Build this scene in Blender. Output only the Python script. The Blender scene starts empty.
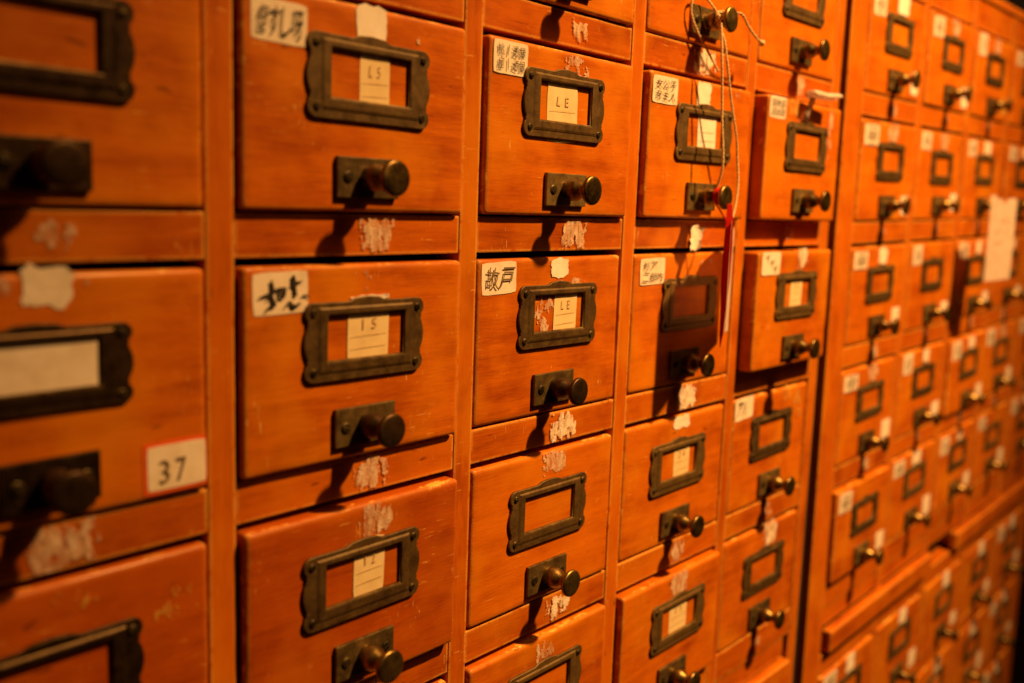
import bpy, bmesh, math, random
from mathutils import Vector, Matrix, noise

# ------------------------------------------------------------------ units
# one unit of the plan = one drawer pitch (0.175 m); x right along the cabinets,
# y into the cabinets, z up with 0 at the top of the uppermost drawer row
S = 0.175
Z0 = 1.62
scene = bpy.context.scene
COL = scene.collection
RND = random.Random(11)


def W(x, y, z):
    return Vector((x * S, y * S, z * S + Z0))


# ------------------------------------------------------------------ camera
cam_d = bpy.data.cameras.new('camera')
cam = bpy.data.objects.new('camera', cam_d)
COL.objects.link(cam)
yaw, pitch, roll = 0.8504755, -0.1431705, 0.0343278
fwd = Vector((math.sin(yaw) * math.cos(pitch), math.cos(yaw) * math.cos(pitch), math.sin(pitch)))
rt = Vector((math.cos(yaw), -math.sin(yaw), 0))
up = rt.cross(fwd)
r2 = rt * math.cos(roll) + up * math.sin(roll)
u2 = -rt * math.sin(roll) + up * math.cos(roll)
M = Matrix((r2, u2, -fwd)).transposed().to_4x4()
M.translation = W(-0.54135, -2.41335, -1.39656)
cam.matrix_world = M
cam_d.sensor_width = 36
cam_d.lens = 965.65 / 1024 * 36
cam_d.clip_start = 0.01
cam_d.clip_end = 100
cam_d.dof.use_dof = True
cam_d.dof.focus_distance = 3.75 * S
cam_d.dof.aperture_fstop = 3.6
cam_d.dof.aperture_blades = 0
scene.camera = cam

# ------------------------------------------------------------------ light
world = bpy.data.worlds.new('World')
scene.world = world
world.use_nodes = True
bg = world.node_tree.nodes['Background']
bg.inputs[0].default_value = (1.0, 0.42, 0.16, 1)
bg.inputs[1].default_value = 0.012

key_d = bpy.data.lights.new('ceiling_spot', 'SPOT')
key_d.energy = 540
key_d.color = (1.0, 0.53, 0.15)
key_d.shadow_soft_size = 0.048
key_d.spot_size = math.radians(56)
key_d.spot_blend = 1.0
key = bpy.data.objects.new('ceiling_spot', key_d)
COL.objects.link(key)
key.location = W(6.2, -6.6, 8.2)
key.rotation_euler = (W(5.1, 0, -2.9) - key.location).to_track_quat('-Z', 'Y').to_euler()

bounce_d = bpy.data.lights.new('bounce_fill', 'AREA')  # added fill with no seen source, stands in for bounced light
bounce_d.shape = 'DISK'
bounce_d.size = 0.9
bounce_d.energy = 4.4
bounce_d.color = (1.0, 0.45, 0.14)
bounce = bpy.data.objects.new('bounce_fill', bounce_d)
COL.objects.link(bounce)
bounce.location = W(6.0, -8.0, 6.5)
bounce.rotation_euler = (W(4, 0, -2) - bounce.location).to_track_quat('-Z', 'Y').to_euler()

scene.view_settings.view_transform = 'Standard'
scene.view_settings.look = 'None'
scene.view_settings.exposure = 0.0
scene.view_settings.gamma = 1.0
scene.render.engine = 'CYCLES'
try:
    scene.cycles.use_denoising = True
    scene.cycles.max_bounces = 6
except Exception:
    pass


# ------------------------------------------------------------------ materials
class NT:
    def __init__(s, name):
        s.m = bpy.data.materials.new(name)
        s.m.use_nodes = True
        s.t = s.m.node_tree
        s.b = s.t.nodes['Principled BSDF']

    def n(s, typ, **kw):
        nd = s.t.nodes.new(typ)
        for k, v in kw.items():
            setattr(nd, k, v)
        return nd

    def l(s, a, b):
        s.t.links.new(a, b)

    def math(s, op, a, b=None, c=None, clamp=False):
        nd = s.n('ShaderNodeMath', operation=op)
        nd.use_clamp = clamp
        for i, v in enumerate((a, b, c)):
            if v is None:
                continue
            if isinstance(v, (int, float)):
                nd.inputs[i].default_value = v
            else:
                s.l(v, nd.inputs[i])
        return nd.outputs[0]

    def mix(s, f, a, b, blend='MIX'):
        nd = s.n('ShaderNodeMix', data_type='RGBA', blend_type=blend)
        for sock, v in ((nd.inputs[0], f), (nd.inputs[6], a), (nd.inputs[7], b)):
            if isinstance(v, (int, float)):
                sock.default_value = v
            elif isinstance(v, tuple):
                sock.default_value = (*v, 1)
            else:
                s.l(v, sock)
        return nd.outputs[2]

    def ramp(s, f, stops):
        nd = s.n('ShaderNodeValToRGB')
        el = nd.color_ramp.elements
        while len(el) < len(stops):
            el.new(0.5)
        for e, (p, c) in zip(el, stops):
            e.position = p
            e.color = (*c, 1) if isinstance(c, tuple) else (c, c, c, 1)
        s.l(f, nd.inputs[0])
        return nd.outputs[0]

    def noise(s, vec, scale, detail=3, rough=0.55, dist=0.0):
        nd = s.n('ShaderNodeTexNoise')
        nd.inputs['Scale'].default_value = scale
        nd.inputs['Detail'].default_value = detail
        nd.inputs['Roughness'].default_value = rough
        nd.inputs['Distortion'].default_value = dist
        s.l(vec, nd.inputs['Vector'])
        return nd.outputs[0]

    def coords(s, k=37.0):
        tc = s.n('ShaderNodeTexCoord')
        oi = s.n('ShaderNodeObjectInfo')
        vm = s.n('ShaderNodeVectorMath', operation='MULTIPLY_ADD')
        comb = s.n('ShaderNodeCombineXYZ')
        for i, f in enumerate((k, k * 1.7, k * 0.6)):
            s.l(s.math('MULTIPLY', oi.outputs['Random'], f), comb.inputs[i])
        s.l(comb.outputs[0], vm.inputs[0])
        vm.inputs[1].default_value = (1, 1, 1)
        s.l(tc.outputs['Object'], vm.inputs[2])
        return vm.outputs[0], oi.outputs['Random'], tc.outputs['Object']

    def scale(s, vec, sc):
        mp = s.n('ShaderNodeMapping')
        mp.inputs['Scale'].default_value = sc
        s.l(vec, mp.inputs['Vector'])
        return mp.outputs[0]

    def edge(s, radius):
        bv = s.n('ShaderNodeBevel')
        bv.samples = 4
        bv.inputs['Radius'].default_value = radius
        ge = s.n('ShaderNodeNewGeometry')
        dp = s.n('ShaderNodeVectorMath', operation='DOT_PRODUCT')
        s.l(bv.outputs[0], dp.inputs[0])
        s.l(ge.outputs['Normal'], dp.inputs[1])
        return s.math('SUBTRACT', 1.0, dp.outputs['Value'], clamp=True)


def wood(name, vertical=False, tone=(0.56, 0.126, 0.002), dark=(0.30, 0.045, 0.002), wear=True):
    w = NT(name)
    v, rnd, raw = w.coords()
    st = (11, 11, 1) if vertical else (1, 11, 11)
    g = w.scale(v, st)
    broad = w.noise(g, 9, 3, 0.5, 0.6)
    grain = w.noise(g, 75, 4, 0.65, 0.4)
    fine = w.noise(w.scale(v, (1, 14, 60) if not vertical else (60, 14, 1)), 38, 2, 0.6)
    blot = w.noise(v, 26, 3, 0.6)
    f = w.math('ADD', w.math('MULTIPLY', broad, 0.52), w.math('MULTIPLY', grain, 0.35))
    f = w.math('ADD', f, w.math('MULTIPLY', w.math('SUBTRACT', blot, 0.5), 0.55))
    f = w.math('ADD', f, w.math('MULTIPLY', w.math('SUBTRACT', rnd, 0.5), 0.16))
    hi = tuple(min(1, c * k) for c, k in zip(tone, (1.22, 1.38, 1.7)))
    col = w.ramp(f, [(0.16, dark), (0.46, tone), (0.72, hi)])
    streak = w.ramp(fine, [(0.30, 0.72), (0.46, 1.0)])
    col = w.mix(0.45, col, streak, 'MULTIPLY')
    gold = w.ramp(w.noise(v, 15, 3, 0.55), [(0.50, 0.0), (0.68, 1.0)])
    col = w.mix(w.math('MULTIPLY', gold, 0.58), col, (min(1, tone[0] * 1.22), tone[1] * 1.75, tone[2] * 2.2))
    hs = w.noise(w.scale(v, (0.5, 5, 5)), 150, 3, 0.6, 0.5)
    hw = w.ramp(w.noise(v, 22, 2), [(0.52, 0.0), (0.62, 1.0)])
    col = w.mix(w.math('MULTIPLY', w.math('MULTIPLY', w.ramp(hs, [(0.64, 0.0), (0.70, 1.0)]), hw), 0.6), col, (0.82, 0.45, 0.12))
    # small dark nicks and knots
    nick = w.ramp(w.noise(w.scale(v, (1, 1, 3.2) if not vertical else (3.2, 1, 1)), 62, 1, 0.4), [(0.74, 0.0), (0.80, 1.0)])
    col = w.mix(w.math('MULTIPLY', nick, 0.6), col, (0.09, 0.016, 0.003))
    # pale scratches in the varnish
    sc = w.noise(w.scale(v, (4, 4, 0.55)), 190, 2, 0.6, 0.3)
    where = w.ramp(w.noise(v, 34, 2), [(0.54, 0.0), (0.66, 1.0)])
    scr = w.math('MULTIPLY', w.ramp(sc, [(0.66, 0.0), (0.71, 1.0)]), where)
    col = w.mix(w.math('MULTIPLY', scr, 0.75), col, (0.80, 0.47, 0.15))
    if wear:
        e = w.edge(0.0036)
        en = w.noise(v, 130, 4, 0.65)
        em = w.math('MULTIPLY', w.ramp(e, [(0.012, 0.0), (0.09, 1.0)]), w.ramp(en, [(0.35, 0.0), (0.47, 1.0)]))
        aw = w.n('ShaderNodeAttribute', attribute_name='edge_wear')
        chip = w.noise(w.scale(v, (0.55, 1, 1)), 95, 6, 0.72)
        ch = w.math('ADD', w.math('MULTIPLY', aw.outputs['Fac'], 0.62), w.math('MULTIPLY', w.math('SUBTRACT', chip, 0.5), 1.9))
        em = w.math('MAXIMUM', em, w.math('MULTIPLY', w.ramp(ch, [(0.66, 0.0), (0.76, 1.0)]), w.ramp(aw.outputs['Fac'], [(0.05, 0.0), (0.35, 1.0)])))
        col = w.mix(w.math('MULTIPLY', em, 0.85), col, (0.86, 0.46, 0.10))
    w.l(col, w.b.inputs['Base Color'])
    ro = w.math('ADD', 0.33, w.math('MULTIPLY', blot, 0.22))
    w.l(ro, w.b.inputs['Roughness'])
    w.b.inputs['Specular IOR Level'].default_value = 0.18
    w.b.inputs['Coat Weight'].default_value = 0.11
    w.b.inputs['Coat Roughness'].default_value = 0.16
    bp = w.n('ShaderNodeBump')
    bp.inputs['Strength'].default_value = 0.32
    bp.inputs['Distance'].default_value = 0.0009
    hgt = w.math('ADD', w.math('MULTIPLY', grain, 0.5), w.math('MULTIPLY', w.noise(v, 48, 2), 0.9))
    w.l(w.math('SUBTRACT', hgt, w.math('MULTIPLY', scr, 0.25)), bp.inputs['Height'])
    w.l(bp.outputs[0], w.b.inputs['Normal'])
    return w.m


def brass(name, hi, lo, rough=0.42, metal=0.75):
    w = NT(name)
    v, rnd, raw = w.coords()
    n1 = w.noise(v, 120, 5, 0.65)
    n2 = w.noise(v, 420, 3, 0.6)
    f = w.math('ADD', w.math('MULTIPLY', n1, 0.75), w.math('MULTIPLY', n2, 0.35))
    f = w.math('ADD', f, w.math('MULTIPLY', w.math('SUBTRACT', rnd, 0.5), 0.25))
    col = w.ramp(f, [(0.38, lo), (0.72, hi)])
    e = w.edge(0.0009)
    em = w.math('MULTIPLY', w.ramp(e, [(0.03, 0.0), (0.2, 1.0)]), w.ramp(n1, [(0.40, 0.1), (0.62, 1.0)]))
    col = w.mix(w.math('MULTIPLY', em, 0.65), col, (0.46, 0.30, 0.09))
    w.l(col, w.b.inputs['Base Color'])
    w.b.inputs['Metallic'].default_value = metal
    w.l(w.math('ADD', rough - 0.12, w.math('MULTIPLY', n1, 0.3)), w.b.inputs['Roughness'])
    bp = w.n('ShaderNodeBump')
    bp.inputs['Strength'].default_value = 0.35
    bp.inputs['Distance'].default_value = 0.0004
    w.l(n2, bp.inputs['Height'])
    w.l(bp.outputs[0], w.b.inputs['Normal'])
    return w.m


def paper(name, c, stain=(0.55, 0.36, 0.17), amt=0.35):
    w = NT(name)
    v, rnd, raw = w.coords()
    n1 = w.noise(v, 95, 4, 0.6)
    n2 = w.noise(v, 700, 2, 0.5)
    col = w.mix(w.math('MULTIPLY', w.ramp(n1, [(0.42, 0.0), (0.75, 1.0)]), amt), c, stain)
    w.l(col, w.b.inputs['Base Color'])
    w.b.inputs['Roughness'].default_value = 0.75
    w.b.inputs['Specular IOR Level'].default_value = 0.2
    bp = w.n('ShaderNodeBump')
    bp.inputs['Strength'].default_value = 0.3
    bp.inputs['Distance'].default_value = 0.0006
    w.l(w.math('ADD', n1, w.math('MULTIPLY', n2, 0.2)), bp.inputs['Height'])
    w.l(bp.outputs[0], w.b.inputs['Normal'])
    return w.m


def plain(name, c, rough=0.7, var=0.25):
    w = NT(name)
    v, rnd, raw = w.coords()
    n1 = w.noise(v, 240, 4, 0.6)
    col = w.mix(w.math('MULTIPLY', n1, var), c, tuple(x * 0.35 for x in c))
    w.l(col, w.b.inputs['Base Color'])
    w.b.inputs['Roughness'].default_value = rough
    return w.m


MW = wood('stained_wood_front')
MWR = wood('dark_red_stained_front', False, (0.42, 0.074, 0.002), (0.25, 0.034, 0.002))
MS = wood('stained_wood_stile', True, (0.52, 0.112, 0.002), (0.28, 0.042, 0.002))
MR = wood('stained_wood_rail', False, (0.50, 0.104, 0.002), (0.26, 0.038, 0.002))
MBOX = wood('drawer_side_wood', False, (0.22, 0.050, 0.006), (0.10, 0.018, 0.003), wear=False)
MBK = plain('gap_shade_black', (0.008, 0.004, 0.002), 0.9)  # near-black that paints the shade between the cabinets
MIN = plain('dark_interior_wood', (0.045, 0.014, 0.004))
MH = brass('aged_brass_holder', (0.165, 0.092, 0.026), (0.070, 0.036, 0.012), 0.50, 0.40)
MK = brass('aged_brass_pull', (0.34, 0.215, 0.07), (0.09, 0.052, 0.02), 0.36, 0.95)
MPL = brass('aged_brass_plate', (0.23, 0.145, 0.048), (0.085, 0.05, 0.018), 0.45, 0.5)
MKD = brass('shaded_patina_brass', (0.085, 0.045, 0.020), (0.030, 0.015, 0.008), 0.42, 0.8)  # patina plus painted shade for fittings facing away from the lamp
MSC = brass('dark_screw_brass', (0.06, 0.038, 0.018), (0.02, 0.013, 0.008), 0.5, 0.7)
MP = paper('label_paper', (0.88, 0.73, 0.64))
MSL = paper('index_slip_paper', (0.82, 0.62, 0.36), (0.54, 0.32, 0.12), 0.35)
MT = paper('torn_paper', (0.84, 0.62, 0.48), (0.60, 0.25, 0.06), 0.9)
MWH = paper('white_paper', (0.90, 0.79, 0.74), (0.68, 0.46, 0.30), 0.3)
def thin_remains(m, lo=0.34, hi=0.62, amt=0.92):
    t = m.node_tree
    tc = t.nodes.new('ShaderNodeTexCoord')
    nz = t.nodes.new('ShaderNodeTexNoise')
    nz.inputs['Scale'].default_value = 120
    nz.inputs['Detail'].default_value = 8
    nz.inputs['Roughness'].default_value = 0.72
    mp = t.nodes.new('ShaderNodeMapping')
    mp.inputs['Scale'].default_value = (1.6, 1.6, 0.6)
    t.links.new(tc.outputs['Object'], mp.inputs['Vector'])
    t.links.new(mp.outputs[0], nz.inputs['Vector'])
    mr = t.nodes.new('ShaderNodeMapRange')
    mr.inputs[1].default_value = lo
    mr.inputs[2].default_value = hi
    mr.inputs[3].default_value = 0.12
    mr.inputs[4].default_value = amt
    t.links.new(nz.outputs[0], mr.inputs[0])
    t.links.new(mr.outputs[0], t.nodes['Principled BSDF'].inputs['Alpha'])


MYE = paper('yellow_residue_and_glint', (0.82, 0.46, 0.09), (0.55, 0.18, 0.01), 0.8)
thin_remains(MT)
MWT = paper('white_torn_paper', (0.90, 0.74, 0.64), (0.70, 0.36, 0.14), 0.7)
thin_remains(MWT, 0.30, 0.54, 1.0)
thin_remains(MYE, 0.38, 0.66, 0.75)
MI = plain('brush_ink', (0.020, 0.013, 0.010), 0.6)
MI3 = plain('printed_ink', (0.18, 0.11, 0.05), 0.8)
MI2 = plain('faded_ink', (0.62, 0.42, 0.21), 0.8, 0.1)
MRB = plain('red_sticker_border', (0.86, 0.11, 0.008), 0.6)
MRED = plain('red_ribbon_cloth', (0.50, 0.006, 0.005), 0.85)
MRED.node_tree.nodes['Principled BSDF'].inputs['Specular IOR Level'].default_value = 0.15
MTW = plain('hemp_twine', (0.78, 0.55, 0.30), 0.85, 0.4)
MFL = plain('floor_boards', (0.05, 0.02, 0.008), 0.6)


# ------------------------------------------------------------------ helpers
def finish(name, bm, mats, parent=None, loc=None, smooth=False):
    bm.transform(Matrix.Scale(S, 4))
    me = bpy.data.meshes.new(name)
    bm.normal_update()
    bm.to_mesh(me)
    bm.free()
    for m in (mats if isinstance(mats, (list, tuple)) else [mats]):
        me.materials.append(m)
    if smooth:
        for p in me.polygons:
            p.use_smooth = True
    return link(name, me, parent, loc)


def link(name, me, parent=None, loc=None):
    o = bpy.data.objects.new(name, me)
    COL.objects.link(o)
    if parent is not None:
        o.parent = parent
    if loc is not None:
        o.location = Vector(loc) * S
    return o


def tag(o, label, cat, group=None, kind=None):
    if label:
        o['label'] = label
    if cat:
        o['category'] = cat
    if group:
        o['group'] = group
    if kind:
        o['kind'] = kind
    return o


def thing(name, pos, label, cat, group=None):
    o = bpy.data.objects.new(name, None)
    o.empty_display_size = 0.02
    COL.objects.link(o)
    o.location = W(*pos)
    return tag(o, label, cat, group)


def add_box(bm, x0, x1, y0, y1, z0, z1, bev=0.0, seg=2):
    vs = [bm.verts.new((x, y, z)) for x in (x0, x1) for y in (y0, y1) for z in (z0, z1)]
    fs = [bm.faces.new([vs[i] for i in f]) for f in
          ((0, 1, 3, 2), (4, 6, 7, 5), (0, 4, 5, 1), (2, 3, 7, 6), (0, 2, 6, 4), (1, 5, 7, 3))]
    if bev:
        es = list({e for f in fs for e in f.edges})
        bmesh.ops.bevel(bm, geom=es, offset=bev, segments=seg, profile=0.6, affect='EDGES', clamp_overlap=True)
    return fs


def box(name, x0, x1, y0, y1, z0, z1, mat, parent=None, loc=None, bev=0.0, seg=2):
    bm = bmesh.new()
    add_box(bm, x0, x1, y0, y1, z0, z1, bev, seg)
    bmesh.ops.recalc_face_normals(bm, faces=bm.faces)
    return finish(name, bm, mat, parent, loc)


def lathe(bm, prof, n=28, ctr=(0, 0, 0), ax='y'):
    rings = []
    for r, h in prof:
        ring = []
        for i in range(n):
            a = 2 * math.pi * i / n
            if r < 1e-6:
                if not ring:
                    ring = [bm.verts.new((ctr[0], ctr[1] - h, ctr[2]))]
                break
            ring.append(bm.verts.new((ctr[0] + r * math.cos(a), ctr[1] - h, ctr[2] + r * math.sin(a))))
        rings.append(ring)
    for a, b in zip(rings, rings[1:]):
        for i in range(n):
            j = (i + 1) % n
            if len(a) == 1 and len(b) == 1:
                continue
            if len(a) == 1:
                bm.faces.new((a[0], b[i], b[j]))
            elif len(b) == 1:
                bm.faces.new((a[i], b[0], a[j]))
            else:
                bm.faces.new((a[i], b[i], b[j], a[j]))


def tube(bm, pts, r, n=7, twist=0.0, off=0.0, ph=0.0):
    """tube through points; twist > 0 winds it round the path (one ply of twine)"""
    pts = [Vector(p) for p in pts]
    out = []
    for i in range(len(pts) - 1):                      # Catmull-Rom
        p0, p1, p2, p3 = pts[max(i - 1, 0)], pts[i], pts[i + 1], pts[min(i + 2, len(pts) - 1)]
        L = (p2 - p1).length
        k = max(3, int(L / 0.012))
        for j in range(k):
            t = j / k
            out.append(0.5 * ((2 * p1) + (p2 - p0) * t + (2 * p0 - 5 * p1 + 4 * p2 - p3) * t * t
                              + (3 * p1 - p0 - 3 * p2 + p3) * t ** 3))
    out.append(pts[-1])
    rings = []
    s = 0.0
    for i, p in enumerate(out):
        d = (out[min(i + 1, len(out) - 1)] - out[max(i - 1, 0)]).normalized()
        a = d.cross(Vector((0, 1, 0.15))).normalized()
        b = d.cross(a)
        if i:
            s += (p - out[i - 1]).length
        c = p + (a * math.cos(s * twist + ph) + b * math.sin(s * twist + ph)) * off
        rings.append([bm.verts.new(c + (a * math.cos(2 * math.pi * k / n) + b * math.sin(2 * math.pi * k / n)) * r)
                      for k in range(n)])
    for a, b in zip(rings, rings[1:]):
        for k in range(n):
            bm.faces.new((a[k], a[(k + 1) % n], b[(k + 1) % n], b[k]))
    bm.faces.new(rings[0][::-1])
    bm.faces.new(rings[-1])


# --- writing: glyph meshes laid on paper (front of the paper faces -y)
GL = {}


def glyph(ch):
    if ch not in GL:
        c = bpy.data.curves.new('glyph', 'FONT')
        c.body = ch
        c.resolution_u = 2
        c.offset = 0.0
        o = bpy.data.objects.new('glyph', c)
        m = bpy.data.meshes.new_from_object(o)
        vs = [v.co.copy() for v in m.vertices]
        fs = [tuple(p.vertices) for p in m.polygons]
        bpy.data.objects.remove(o)
        bpy.data.meshes.remove(m)
        x0 = min(v.x for v in vs); x1 = max(v.x for v in vs)
        y0 = min(v.y for v in vs); y1 = max(v.y for v in vs)
        GL[ch] = ([((v.x - x0) / max(x1 - x0, 1e-6) - 0.5, (v.y - y0) / max(y1 - y0, 1e-6) - 0.5) for v in vs], fs,
                  (x1 - x0), (y1 - y0))
    return GL[ch]


def add_glyph(bm, ch, cx, cz, w, h, y, mi, rot=0.0, shear=0.0):
    vs, fs, gw, gh = glyph(ch)
    sd = RND.random() * 50
    nv = []
    for a, b in vs:
        px, pz = a * w, b * h
        px += shear * pz + w * 0.035 * noise.noise((a * 2.2 + sd, b * 2.2, 0))
        pz += h * 0.035 * noise.noise((a * 2.2, b * 2.2 + sd, 3))
        nv.append(bm.verts.new((cx + px * math.cos(rot) - pz * math.sin(rot), y, cz + px * math.sin(rot) + pz * math.cos(rot))))
    for f in fs:
        try:
            fc = bm.faces.new([nv[i] for i in f])
            fc.material_index = mi
        except ValueError:
            pass


def stroke(bm, pts, ws, y, mi):
    pts = [Vector((p[0], 0, p[1])) for p in pts]
    sub = []
    for i in range(len(pts) - 1):
        p0, p1, p2, p3 = pts[max(i - 1, 0)], pts[i], pts[i + 1], pts[min(i + 2, len(pts) - 1)]
        for j in range(5):
            t = j / 5
            sub.append((0.5 * ((2 * p1) + (p2 - p0) * t + (2 * p0 - 5 * p1 + 4 * p2 - p3) * t * t + (3 * p1 - p0 - 3 * p2 + p3) * t ** 3),
                        ws[i] + (ws[i + 1] - ws[i]) * t))
    sub.append((pts[-1], ws[-1]))
    prev = None
    for i, (p, w) in enumerate(sub):
        d = (sub[min(i + 1, len(sub) - 1)][0] - sub[max(i - 1, 0)][0])
        d = d.normalized() if d.length > 1e-9 else Vector((1, 0, 0))
        nrm = Vector((-d.z, 0, d.x)) * w * 0.5
        cur = (bm.verts.new((p.x + nrm.x, y, p.z + nrm.z)), bm.verts.new((p.x - nrm.x, y, p.z - nrm.z)))
        if prev:
            f = bm.faces.new((prev[0], prev[1], cur[1], cur[0]))
            f.material_index = mi
        prev = cur


def sheet(bm, x0, z0, x1, z1, y=0.0, th=0.002, rot=0.0, curl=0.0, nx=6, nz=5, rough=0.0, round_=0.012, mi=0):
    """thin paper rectangle with slightly soft corners and a little curl, back at y, front at y-th"""
    cx, cz = (x0 + x1) / 2, (z0 + z1) / 2
    hw, hh = abs(x1 - x0) / 2, abs(z1 - z0) / 2
    sd = RND.random() * 90
    g = {}
    for i in range(nx + 1):
        for j in range(nz + 1):
            a, b = i / nx * 2 - 1, j / nz * 2 - 1
            px, pz = a * hw, b * hh
            if abs(a) == 1 and abs(b) == 1:
                px -= math.copysign(round_ * 0.5, a)
                pz -= math.copysign(round_ * 0.5, b)
            if rough and (abs(a) == 1 or abs(b) == 1):
                px += rough * noise.noise((i * 1.3 + sd, j * 1.3, 0))
                pz += rough * noise.noise((i * 1.3, j * 1.3 + sd, 5))
            lift = curl * max(0.0, (a * 0.6 + b * 0.3)) ** 2 + curl * 0.4 * abs(noise.noise((a + sd, b, 1)))
            q = (cx + px * math.cos(rot) - pz * math.sin(rot), cz + px * math.sin(rot) + pz * math.cos(rot))
            g[i, j] = (bm.verts.new((q[0], y - th - lift, q[1])), bm.verts.new((q[0], y - lift, q[1])))
    fl = []
    for i in range(nx):
        for j in range(nz):
            fl.append(bm.faces.new((g[i, j][0], g[i + 1, j][0], g[i + 1, j + 1][0], g[i, j + 1][0])))
            fl.append(bm.faces.new((g[i, j][1], g[i, j + 1][1], g[i + 1, j + 1][1], g[i + 1, j][1])))
    rim = [(i, 0) for i in range(nx + 1)] + [(nx, j) for j in range(1, nz + 1)] + \
          [(i, nz) for i in range(nx - 1, -1, -1)] + [(0, j) for j in range(nz - 1, 0, -1)]
    for p, q in zip(rim, rim[1:] + rim[:1]):
        fl.append(bm.faces.new((g[p][0], g[p][1], g[q][1], g[q][0])))
    for f in fl:
        f.material_index = mi


def torn(bm, cx, cz, w, h, seed, fill=0.5, y=0.0, th=0.0015, cell=0.0034, mi=0):
    """torn remains of pasted paper: ragged islands cut from a fine grid"""
    nx, nz = max(3, int(w / cell)), max(3, int(h / cell))
    keep = set()
    for i in range(nx):
        for j in range(nz):
            a, b = (i + .5) / nx * 2 - 1, (j + .5) / nz * 2 - 1
            v = noise.fractal((a * 2.6 * w / 0.15 + seed * 3.1, b * 1.5 * h / 0.15 + seed * 1.7, seed), 0.9, 2.1, 5)
            v += 0.30 * noise.noise((a * 5 + seed, b * 5.0, seed + 9)) + 0.2 * noise.noise((a * 13, b * 11 + seed, seed))
            edge = (abs(a) ** 3 + abs(b) ** 3) ** (1 / 3)
            if v + (fill - 0.42) * 2.2 - 1.5 * max(0.0, edge - .62) * 1.2 > 0.0:
                keep.add((i, j))
    vt = {}

    def V(i, j, fr):
        if (i, j, fr) not in vt:
            jx = cell * 0.42 * noise.noise((i * 0.9 + seed, j * 0.9, 2))
            jz = cell * 0.42 * noise.noise((i * 0.9, j * 0.9 + seed, 7))
            lift = 0.0018 * abs(noise.noise((i * .3 + seed, j * .3, 4)))
            vt[i, j, fr] = bm.verts.new((cx + (i / nx - .5) * w + jx, y - (th + lift if fr else 0), cz + (j / nz - .5) * h + jz))
        return vt[i, j, fr]
    for i, j in keep:
        f = bm.faces.new((V(i, j, 1), V(i + 1, j, 1), V(i + 1, j + 1, 1), V(i, j + 1, 1)))
        f.material_index = mi
        for (p, q, nb) in (((i, j), (i + 1, j), (i, j - 1)), ((i + 1, j), (i + 1, j + 1), (i + 1, j)),
                           ((i + 1, j + 1), (i, j + 1), (i, j + 1)), ((i, j + 1), (i, j), (i - 1, j))):
            if nb not in keep:
                f = bm.faces.new((V(*q, 1), V(*p, 1), V(*p, 0), V(*q, 0)))
                f.material_index = mi


# ------------------------------------------------------------------ prototypes of the drawer's parts
# local drawer space: x from the drawer's middle, z from its foot, front face at y = 0
OW, OH = 0.909, 0.660           # opening


def front_mesh(w, seed):
    bm = bmesh.new()
    x0, x1, z0, z1, bev = -w / 2, w / 2, 0.008, 0.635, 0.014
    nx, nz = 30, 22
    g = {}
    for i in range(nx + 1):
        for j in range(nz + 1):
            a, b = i / nx, j / nz
            x, z = x0 + a * w, z0 + b * (z1 - z0)
            ex = min(i, nx - i) == 0
            ez = min(j, nz - j) == 0
            y = 0.0022 * noise.noise((a * 3 + seed, b * 2, seed))
            if ex:
                y += 0.004 * max(0, noise.noise((seed, b * 6, 1)))
            if ez:
                y += 0.006 * max(0, noise.noise((a * 6, seed, 2)))
            g[i, j] = bm.verts.new((x, y, z))
    faces = [bm.faces.new((g[i, j], g[i + 1, j], g[i + 1, j + 1], g[i, j + 1])) for i in range(nx) for j in range(nz)]
    ret = bmesh.ops.extrude_face_region(bm, geom=faces)
    for v in [e for e in ret['geom'] if isinstance(e, bmesh.types.BMVert)]:
        v.co.y = 0.11
    bmesh.ops.recalc_face_normals(bm, faces=bm.faces)
    bm.normal_update()
    sharp = [e for e in bm.edges if len(e.link_faces) == 2 and e.calc_face_angle(0) > 0.9]
    bmesh.ops.bevel(bm, geom=sharp, offset=0.014, segments=3, profile=0.5, affect='EDGES', clamp_overlap=True)
    bm.transform(Matrix.Scale(S, 4))
    me = bpy.data.meshes.new('front_panel')
    bm.to_mesh(me)
    bm.free()
    me.materials.append(MW)
    at = me.attributes.new('edge_wear', 'FLOAT', 'POINT')
    for i, v in enumerate(me.vertices):
        x, z = v.co.x / S, v.co.z / S
        dist = min(x - x0, x1 - x, z - z0, z1 - z)
        at.data[i].value = max(0.0, 1.0 - dist / 0.034) if v.co.y < 0.05 * S else 0.0
    for p in me.polygons:
        p.use_smooth = True
    return me


FRONTS = {w: [front_mesh(w, s + 3.3 * k) for k, s in enumerate((1.2, 5.7, 9.1, 14.4))] for w in (0.888, 0.908)}


def steal(o):
    me = o.data
    bpy.data.objects.remove(o)
    return me


def box_mesh():
    bm = bmesh.new()
    for x in (-0.425, 0.395):
        add_box(bm, x, x + 0.03, 0.112, 2.1, 0.03, 0.56)
    add_box(bm, -0.394, 0.394, 0.112, 2.1, 0.03, 0.055)
    add_box(bm, -0.394, 0.394, 2.06, 2.1, 0.056, 0.56)
    bmesh.ops.recalc_face_normals(bm, faces=bm.faces)
    return steal(finish('tray', bm, MBOX))


DBOX = box_mesh()


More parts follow.
